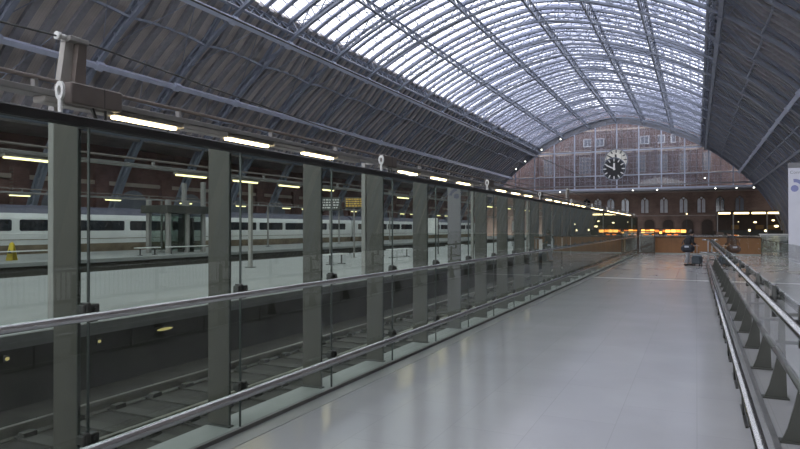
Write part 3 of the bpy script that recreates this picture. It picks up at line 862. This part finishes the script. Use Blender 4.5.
# ================================================================== TRAIN
def carriage(y0, L, label):
    t = thing('train_carriage', label, 'train carriage', (-37.5, y0, 0), group='carriages of the white train')
    xf = 0.0; W = -2.75
    prof = [(0,.55),(.03,1.2),(.0,2.2),(-.10,2.52),(W+.10,2.52),(W,2.2),(W-.03,1.2),(W,.55)]
    b = MB(); b.prism(prof, 'y', 0, L); b.build('body', M['train'], t)
    b = MB(); b.prism([(-.10,2.52),(-.35,2.85),(-.9,3.05),(W+.9,3.05),(W+.35,2.85),(W+.1,2.52)], 'y', .1, L-.1); b.build('roof', M['train_roof'], t)
    b = MB(); b.prism([(.0,.55),(-.08,-.05),(W+.08,-.05),(W,.55)], 'y', .1, L-.1); b.build('skirt', M['train_skirt'], t)
    b = MB(); b.box(-.4, W+.4, 1, L-1, -.8, -.05); 
    for yb in (2.5, L-2.5):
        for w in (-1.1, 1.1):
            b.tube([(-.55, yb+w, -.55), (-.68, yb+w, -.55)], .42, 16)
    b.build('underframe', M['under'], t)
    n = 5
    for k in range(n):
        c = 3.05 + 4.15*k
        r = .12; z0, z1 = 1.42, 2.12
        pts = []
        for cx, cz, a0 in ((c+1.83-r, z1-r, 0), (c-1.83+r, z1-r, PI/2), (c-1.83+r, z0+r, PI), (c+1.83-r, z0+r, 1.5*PI)):
            pts += [(cx + r*math.cos(a0+PI/2*q/4), cz + r*math.sin(a0+PI/2*q/4)) for q in range(5)]
        b = MB(); b.prism(pts, 'x', .018, .034); b.build('window', M['win_dark'], t)
    for ye in (-.2, L):
        b = MB(); b.box(-.45, W+.45, ye, ye+.2, .2, 2.4); b.build('gangway', M['under'], t)
    b = MB(); b.box(.0, .036, .3, L-.3, .86, .90); b.build('waist_stripe', M['train_skirt'], t)
for k in range(4):
    carriage(19.6 + 23.4*k, 23.0, ('nearest','second','third','fourth')[k] + ' carriage of the white train behind the far platform')

# ================================================================== PLATFORM FURNITURE
def bench(x, y, L, label, back=False):
    t = thing('platform_bench', label, 'bench', (x, y, 0), group='white benches on the platforms')
    b = MB(); b.cbox(-.24, .24, 0, L, .42, .47, .012); b.build('seat', M['seat'], t)
    for yy in (.25, L-.25):
        b = MB(); b.cbox(-.03, .03, yy-.03, yy+.03, 0, .42, .005); b.cbox(-.2, .2, yy-.03, yy+.03, 0, .03, .005); b.build('leg', M['dark_steel'], t)
    if back:
        for yy in (.25, L-.25):
            b = MB(); b.cbox(-.27, -.22, yy-.025, yy+.025, 0, 1.3, .005); b.build('back_post', M['dark_steel'], t)
        b = MB(); b.cbox(-.42, -.18, 0, L, 1.28, 1.33, .01); b.build('perch_rail', M['seat'], t)
bench(-30.4, 18.6, 3.9, 'white bench with perch rail beside the yellow warning sign', True)
bench(-29.2, 26.4, 1.6, 'short white bench just before the glass shelter on the train platform')
bench(-29.0, 28.6, 4.2, 'long white bench in front of the glass shelter on the train platform')
bench(-14.4, 23.2, 1.5, 'white bench near the dark information screen on the near platform')
bench(-14.8, 30.2, 2.4, 'white bench beyond the information screen on the near platform')
bench(-14.8, 39.0, 2.4, 'farthest white bench in line on the near platform')
t = thing('wet_floor_sign', 'yellow folding wet floor sign standing on the train platform', 'warning sign', (-30.6, 20.0, 0), .35)
for s in (-1, 1):
    b = MB()
    pts = [(-.17,0),(.17,0),(.11,.82),(.06,.88),(-.06,.88),(-.11,.82)]
    vs = [(x, s*(.20 - .19*z/.88) - .012, z) for x, z in pts] + [(x, s*(.20 - .19*z/.88) + .012, z) for x, z in pts]
    b.add(vs, [(0,1,2,3,4,5),(11,10,9,8,7,6)] + [(i, 6+i, 6+(i+1) % 6, (i+1) % 6) for i in range(6)]); b.build('board', M['yellow'], t)
b = MB(); b.prism([(-.10,.35),(.10,.35),(0,.55)], 'y', -.165, -.155); b.build('warning_triangle', M['black'], t)
b = MB(); b.tube([(-.06,0,.87),(0,0,.93),(.06,0,.87)], .012, 6); b.build('grip', M['yellow'], t)
# shelter
t = thing('platform_shelter', 'green glass platform shelter with grey columns and dark header', 'shelter', (-32.0, 29.6, 0))
for y in (.3, 1.9, 3.4):
    for x in (0, 1.7):
        b = MB(); b.cbox(x-.13, x+.13, y-.13, y+.13, 0, 3.4 if y < 3 else 4.7, .02); b.build('column', M['mast'], t)
b = MB(); b.cbox(-.3, 2.0, -.1, 3.9, 2.55, 3.05, .03); b.build('header', M['fin'], t)
for y0, y1 in ((.45,1.75),(2.05,3.25)):
    b = MB(); b.box(1.69, 1.71, y0, y1, .15, 2.5); b.build('glass_wall', M['shelter_glass'], t)
    b = MB(); b.box(-.01, .01, y0, y1, .15, 2.5); b.build('glass_wall', M['shelter_glass'], t)
b = MB(); b.cbox(.5, 1.2, 2.3, 3.1, 0, 2.3, .02); b.build('cabinet', M['fin'], t)
# hanging screens and departure board on the near platform
def screen(x, y, z, label, led):
    t = thing('information_screen', label, 'information screen', (x, y, 0), .35)
    b = MB(); b.tube([(0,0,0),(0,0,z)], .05, 8); b.cbox(-.16, .16, -.16, .16, 0, .03, .005); b.build('pole', M['mast'], t)
    b = MB(); b.cbox(-.5, .5, -.12, .12, z-.6, z, .02); b.build('case', M['fin'], t)
    b = MB()
    for r in range(4):
        xx = -.42
        while xx < .36:
            w = random.uniform(.05, .16); b.box(xx, min(xx+w, .42), -.128, -.121, z-.14-.12*r, z-.08-.12*r); xx += w+.04
    b.build('led_row', M['led' if led else 'white'], t)
screen(-15.2, 24.8, 3.0, 'dark information screen on a pole beside the near platform bench', False)
screen(-16.6, 29.5, 3.25, 'departure screen with amber rows farther along the near platform', True)
for k, (x, y) in enumerate(((-14.5, 35.5), (-14.5, 45), (-14.5, 55))):
    t = thing('poster_stand', 'white poster panel on the near platform, %s from the near end' % ORD[k], 'poster panel', (x, y, 0), .2)
    b = MB(); b.cbox(-.3, .3, -.03, .03, 1.3, 2.2, .01); b.build('sheet', M['white'], t)
    for s in (-1, 1):
        b = MB(); b.cbox(s*.33-.03, s*.33+.03, -.04, .04, 0, 2.3, .006); b.build('leg', M['dark_steel'], t)

# ================================================================== FAR END OF THE WALKWAY
t = thing('wooden_counter', 'orange brown wooden counter across the far end of the walkway', 'counter', (0, 42.2, 0))
b = MB(); b.cbox(-2.35, 3.4, 0, .7, .06, 1.02, .015); b.build('front_panel', M['wood'], t)
b = MB(); b.cbox(-2.4, 3.45, -.05, .75, 1.02, 1.07, .012); b.build('worktop', M['wood_dark'], t)
b = MB(); b.box(-2.35, 3.4, -.03, .7, 0, .07); b.build('plinth', M['pale_stone'], t)
t = thing('glass_gate', 'glass fronted gate with dark frame at the end of the tall glass wall', 'gate', (-2.75, 41.2, 0))
b = MB(); b.cbox(-.55, -.42, -.06, .06, 0, 1.42, .01); b.cbox(.42, .48, -.04, .04, 0, 1.42, .01); b.cbox(-.5, .45, -.04, .04, 1.36, 1.42, .01); b.cbox(-.5, .45, -.04, .04, .05, .12, .01); b.build('frame', M['wood_dark'], t)
b = MB(); b.box(-.42, .42, -.008, .008, .12, 1.36); b.build('pane', M['glass'], t)
# long bar with orange backlights
t = thing('bar_counter', 'dark bar with a glowing orange light strip just behind the wooden counter', 'bar', (0, 43.5, 0))
b = MB(); b.cbox(-3.3, -.5, 0, .7, 0, 1.10, .015); b.build('body', M['wood_dark'], t)
b = MB(); b.cbox(-3.34, -.46, .12, .7, 1.56, 1.60, .01); b.build('canopy', M['wood_dark'], t)
for x in (-3.27, -1.9, -.53):
    b = MB(); b.cbox(x-.02, x+.02, .4, .44, 1.10, 1.56, .005); b.build('upright', M['dark_steel'], t)
for x0, x1, m, z0, z1 in [(-3.24,-3.02,'orange_b',1.28,1.50),(-2.98,-2.74,'orange',1.32,1.48),(-2.72,-2.46,'orange_b',1.32,1.50),(-2.43,-2.18,'orange_d',1.34,1.48),(-2.16,-2.0,'orange_b',1.24,1.38),
        (-1.96,-1.82,'orange_d',1.34,1.48),(-1.80,-1.50,'orange_b',1.32,1.49),(-1.46,-1.2,'orange_b',1.32,1.50),(-1.17,-.94,'orange',1.33,1.50),(-.90,-.6,'orange_b',1.31,1.49)]:
    b = MB(); b.cbox(x0, x1, .2, .24, z0, z1, .005); b.build('light_panel', M[m], t)
for x0, x1 in ((-3.1,-2.8),(-2.6,-2.45),(-1.7,-1.45),(-1.3,-1.05)):  # glowing bars imitate the reflection of the light strip above
    b = MB(); b.cbox(x0, x1, .12, .16, 1.14, 1.21, .004); b.build('strip_reflection', M['orange_d'], t)
# lit restaurant at the right of the facade
t = thing('restaurant_front', 'warm lit restaurant front below the gothic windows beside the banner', 'restaurant front', (4.2, 160, 0))
b = MB(); b.box(0, 13.2, 0, 8, 4.9, 5.3); b.box(0, 13.2, -.2, 0, 4.75, 5.4); b.build('canopy', M['wood_dark'], t)
b = MB(); b.box(0, 13.2, 7.6, 8, 0, 4.9); b.build('back_wall', M['wood_dark'], t)
for x in (.1, 3.3, 9.9, 13.0):
    b = MB(); b.box(x-.12, x+.12, .0, .25, 0, 4.9); b.build('pillar', M['mast'], t)
for x0, x1 in ((.3,2.7),(3.4,6.4),(6.9,9.6),(10.0,12.9)):
    b = MB(); b.box(x0, x1, -.28, -.2, 4.72, 5.12); b.build('strip_light', M['warm'], t)
b = MB(); b.box(.2, 13, .1, .14, 0, 1.1); b.build('low_screen', M['fin'], t)
for x, z, r in ((4.4,3.0,.10),(7.7,2.9,.26),(11.2,3.3,.24),(11.8,2.0,.36)):
    b = MB(); b.ball((x, 1.6, z), r, 10, sc=(1.3,1,.7)); b.build('pendant_lamp', M['warm'] if r < .4 else M['warm_d'], t)
for x in (4, 9, 11.5):
    b = MB(); b.box(x-.8, x+.8, 7.4, 7.6, 1.3, 2.3); b.build('lit_shelf', M['warm_d'], t)
# lamps glowing on the concourse beyond the person
for k, (x, y, z) in enumerate(((-1.5, 118, 4.0), (5.2, 78, 1.35), (6.8, 79, 1.3), (14.0, 120, 2.3))):
    t = thing('globe_lamp', 'small glowing globe lamp on the concourse, %s counting toward the banner' % ORD[k], 'lamp', (x, y, 0), group='globe lamps on the concourse')
    b = MB(); b.tube([(0,0,0),(0,0,z-.15)], .03, 8); b.cbox(-.18, .18, -.18, .18, 0, .03, .005); b.build('stem', M['dark_steel'], t)
    b = MB(); b.ball((0,0,z), .12, 12); b.build('globe', M['warm'], t)
# glass parapet beyond the balustrade
t = thing('concourse_parapet', 'glass parapet with pale rail crossing the concourse below the restaurant', 'parapet', (0, 46, 0))
b = MB(); b.cbox(3.6, 18.3, -.05, .05, 1.16, 1.24, .01); b.build('top_rail', M['steel_dull'], t)
for k in range(7):
    x0 = 3.7 + 2.08*k
    b = MB(); b.box(x0, x0+2.04, -.008, .008, .06, 1.16); b.build('pane', M['shelter_glass'], t)
    b = MB(); b.cbox(x0-.04, x0, -.04, .04, 0, 1.16, .006); b.build('upright', M['steel_dull'], t)
t = thing('concourse_bench', 'low grey planter bench beside the far parapet', 'bench', (7.5, 30, 0))
b = MB(); b.cbox(-1.6, 2.4, -.35, .35, .40, .48, .015); b.build('seat', M['steel_dull'], t)
for x in (-1.4, 2.2):
    b = MB(); b.cbox(x-.06, x+.06, -.3, .3, 0, .40, .01); b.build('leg', M['fin'], t)

t = thing('slatted_barrier', 'low white slatted barrier on the concourse, seen mirrored in the tall glass wall', 'barrier', (5.5, 3.0, 0))
for k in range(9):
    y0 = k*2.6
    b = MB(); b.cbox(-.03, .03, y0, y0+.06, 0, .76, .006); b.build('post', M['white'], t)
    b = MB(); b.box(-.02, .02, y0+.06, y0+2.6, .68, .72); b.box(-.02, .02, y0+.06, y0+2.6, .04, .08)
    for q in range(21): b.box(-.012, .012, y0+.10+.12*q, y0+.165+.12*q, .08, .68)
    b.build('slat_panel', M['white'], t)
for k, (y, w) in enumerate(((5.92,.05),(7.1,.05),(7.5,.06),(8.95,.42),(10.4,.05))):  # glowing spots added for the warm glints low in the glass wall
    t = thing('edge_glow', 'small warm glow spot on the near platform face, %s from the near end' % ORD[k], 'light', (-9.18, y, -.32), group='warm glow spots on the platform face')
    b = MB(); b.cbox(0, .025, -w/2-.02, w/2+.02, -.05, .05, .004); b.build('bezel', M['dark_steel'], t)
    b = MB(); b.ball((.025,0,0), .035, 10, sc=(.4, max(1, w/.07), .8)); b.build('lens', M['glow_dim'], t)
# ================================================================== BANNER
t = thing('banner_stand', 'tall pale banner with lilac wireless symbol beyond the low balustrade', 'banner', (3.0, 26.5, 0))
b = MB(); b.cbox(0, .62, -.03, .03, .06, 3.76, .006); b.build('sheet', M['banner'], t)
b = MB(); b.cbox(-.01, .63, -.04, .04, 3.76, 3.94, .008); b.build('header', M['banner_top'], t)
b = MB(); b.cbox(-.03, .65, -.22, .22, 0, .06, .01); b.build('base', M['steel_dull'], t)
b = MB()
cx, cz = .19, 3.02
b.prism([(cx+  .12*math.cos(2*PI*k/24), cz+.12*math.sin(2*PI*k/24)) for k in range(24)], 'y', -.034, -.031)
for r0, r1 in ((.22,.34),):
    A = [PI/2 - PI/2*k/16 + .12 for k in range(17)]
    b.prism([(cx+r1*math.cos(a), cz+r1*math.sin(a)) for a in A] + [(cx+r0*math.cos(a), cz+r0*math.sin(a)) for a in A[::-1]], 'y', -.034, -.031)
b.build('wireless_symbol', M['lilac'], t)
cu = bpy.data.curves.new('banner_text', 'FONT'); cu.body = 'Connect'; cu.size = .15; cu.extrude = .001
cu.materials.append(M['greyprint'])
me_ = bpy.data.objects.new('tmp', cu); COL.objects.link(me_); bpy.context.view_layer.update()
mt_ = bpy.data.meshes.new_from_object(me_.evaluated_get(bpy.context.evaluated_depsgraph_get())); bpy.data.objects.remove(me_)
o = bpy.data.objects.new('banner_text', mt_); COL.objects.link(o); o.parent = t; o.location = (.045, -.032, 3.55); o.rotation_euler = (PI/2, 0, 0)

# ================================================================== PERSON
def skinmesh(name, verts, edges, m, parent, sub=2, root=0):
    me = bpy.data.meshes.new(name); me.from_pydata([v[:3] for v in verts], edges, [])
    o = bpy.data.objects.new(name, me); COL.objects.link(o)
    if parent: o.parent = parent
    me.materials.append(m)
    md = o.modifiers.new('Skin', 'SKIN'); md.use_smooth_shade = True
    for i, v in enumerate(verts):
        sv = me.skin_vertices[0].data[i]; r = v[3]
        sv.radius = r if isinstance(r, tuple) else (r, r); sv.use_root = (i == root)
    s = o.modifiers.new('Sub', 'SUBSURF'); s.levels = sub; s.render_levels = sub
    return o
# local frame: +Y is the way she faces; lean forward a little; mid stride
pp = thing('person', 'person in a black jacket and pale grey trousers wheeling a case', 'person', (-.36, 29.5, 0), math.radians(-52))
V = []; Ed = []
def ch(lst, start=None):
    prev = start
    for v in lst:
        V.append(v); i = len(V)-1
        if prev is not None: Ed.append((prev, i))
        prev = i
    return prev
pel = ch([(0,0,.80,(.145,.11))])
chest = ch([(0,.03,.95,(.125,.095)),(0,.09,1.09,(.14,.105)),(0,.145,1.20,(.13,.09))], pel)
neck = ch([(0,.18,1.265,.05),(0,.205,1.30,.05)], chest)
ch([(0,.22,1.36,(.068,.082)),(0,.23,1.425,(.07,.088)),(0,.225,1.475,(.045,.055))], neck)
hands = {}
for s in (-1, 1):
    sh = ch([(s*.155,.145,1.195,.058)], chest)
    if s == 1: el, wr, hd = (s*.22,.10,.99), (s*.235,.26,.88), (s*.235,.325,.865)
    else: el, wr, hd = (s*.235,.06,.98), (s*.235,.19,.80), (s*.23,.23,.735)
    ha = ch([(*el,.042), (*wr,.028), (*hd,(.036,.022))], sh); hands[s] = (ha, hd, wr)
    d = (Vector(hd)-Vector(wr)).normalized()
    for q, (off, l) in enumerate(((-.030,.055),(-.010,.065),(.010,.062),(.030,.05))):
        p = Vector(hd)+d*.025+Vector((off*.6, 0, off*.3)); p1 = p+d*l*.55; p2 = p1+(d*.4+Vector((0,0,-.9)))*l*.5
        ch([(*p1,.009),(*p2,.008)], ha)
    p = Vector(wr)+d*.03+Vector((-s*.03,.0,.0)); p2 = p+d*.04+Vector((-s*.012,.0,-.01)); ch([(*p,.010),(*p2,.009)], ha)
feet = {}
for s, ky, ay in ((-1,.10,.16),(1,-.02,-.17)):
    hp = ch([(s*.08,0,.74,.088)], pel)
    kn = ch([(s*.085,ky,.42,.058)], hp)
    an = ch([(s*.085,ay,.085,.038)], kn); feet[s] = (s*.085, ay)
    ch([(s*.09,ay+.09,.045,.036),(s*.09,ay+.15,.035,.028)], an)
skinmesh('body', V, Ed, M['skin'], pp)
V = []; Ed = []
pel = ch([(0,-.005,.80,(.165,.13))])
chest = ch([(0,.03,.95,(.15,.12)),(0,.09,1.09,(.162,.125)),(0,.145,1.205,(.145,.105))], pel); ch([(0,.172,1.255,.07)], chest)
for s in (-1, 1):
    sh = ch([(s*.16,.145,1.20,.075)], chest)
    el, wr = ((s*.22,.10,.99), (s*.235,.25,.89)) if s == 1 else ((s*.235,.06,.98), (s*.235,.18,.815))
    ch([(*el,.058), (*wr,.045)], sh)
skinmesh('jacket', V, Ed, M['jacket'], pp)
V = []; Ed = []
pel = ch([(0,0,.80,(.155,.12))])
for s, ky, ay in ((-1,.10,.16),(1,-.02,-.17)):
    ch([(s*.082,0,.72,.10),(s*.087,ky,.42,.074),(s*.087,ay-.005,.10,.060)], pel)
skinmesh('trousers', V, Ed, M['trouser'], pp)
for s, ay in ((-1,.16),(1,-.17)):
    b = MB(); b.ball((s*.09, ay+.07, .045), .1, 14, sc=(.47,1.35,.46)); b.build('shoe', M['rubber'], pp)
b = MB(); b.ball((0,.205,1.43), .105, 16, sc=(.86,.98,1.02)); b.ball((0,.12,1.40), .06, 12, sc=(.9,.9,1.1)); b.build('hair', M['hair'], pp)
# eyes, nose and mouth on the face
b = MB()
for s in (-1, 1): b.ball((s*.028,.308,1.40), .010, 8)
b.build('eye', M['hair'], pp)
b = MB(); b.ball((0,.318,1.375), .016, 8, sc=(.7,1,1.2)); b.build('nose', M['skin'], pp)
b = MB(); b.ball((0,.303,1.343), .02, 8, sc=(1.1,.35,.3)); b.build('mouth', mat('lip', (.4,.18,.15), .5), pp)
# bag at the hip
t = thing('shoulder_bag', 'large dark shoulder bag with a pale patch hanging at the person\'s hip', 'bag', (-.33, 29.15, .58), math.radians(-12))
b = MB(); b.cbox(-.27, .27, -.12, .12, 0, .32, .10); b.build('body', M['bag'], t)
b = MB(); b.cbox(-.10, .06, -.128, -.119, .20, .27, .003); b.build('patch', M['patch'], t)
b = MB(); b.tube([(-.24,0,.32),(-.18,.12,.52),(-.02,.25,.66),(.12,.22,.52),(.2,.02,.32)], .016, 8); b.build('strap', M['bag'], t)
t = thing('wheeled_suitcase', 'small dark wheeled suitcase beside the walking person', 'suitcase', (.02, 29.45, 0), math.radians(-25))
b = MB(); b.cbox(-.20, .20, -.14, .14, .08, .40, .05); b.build('shell', M['case'], t)
b = MB(); b.cbox(-.17, .17, -.12, .12, .40, .46, .03); b.build('top_pocket', M['case_top'], t)
for x in (-.15, .15):
    for y in (-.10, .10):
        b = MB(); b.tube([(x-.015,y,.045),(x+.015,y,.045)], .045, 12); b.build('wheel', M['rubber'], t)
b = MB()
for x in (-.11, .02): b.tube([(x,-.05,.44),(x,-.05,.87)], .011, 8)
b.tube([(-.12,-.05,.87),(.03,-.05,.87)], .016, 8); b.build('pull_handle', M['steel_dull'], t)

# ================================================================== WORLD, CAMERA
w = bpy.data.worlds.new('overcast_sky'); scene.world = w; w.use_nodes = True
bg = w.node_tree.nodes['Background']; bg.inputs[0].default_value = (.91, .93, 1.0, 1); bg.inputs[1].default_value = 3.5
cam = bpy.data.cameras.new('camera'); co = bpy.data.objects.new('camera', cam); COL.objects.link(co)
cam.lens = 36*630/800; cam.clip_start = .05; cam.clip_end = 600
co.location = (0, 0, 1.6); co.rotation_euler = (math.radians(90.32), 0, math.radians(25.2))
scene.camera = co
scene.view_settings.view_transform = 'Standard'; scene.view_settings.look = 'None'
scene.view_settings.gamma = 1; scene.view_settings.exposure = 0; scene.view_settings.use_curve_mapping = False
scene.cycles.use_denoising = True
scene.cycles.max_bounces = 10; scene.cycles.diffuse_bounces = 4; scene.cycles.glossy_bounces = 5; scene.cycles.transparent_max_bounces = 24
scene.cycles.caustics_reflective = False; scene.cycles.caustics_refractive = False
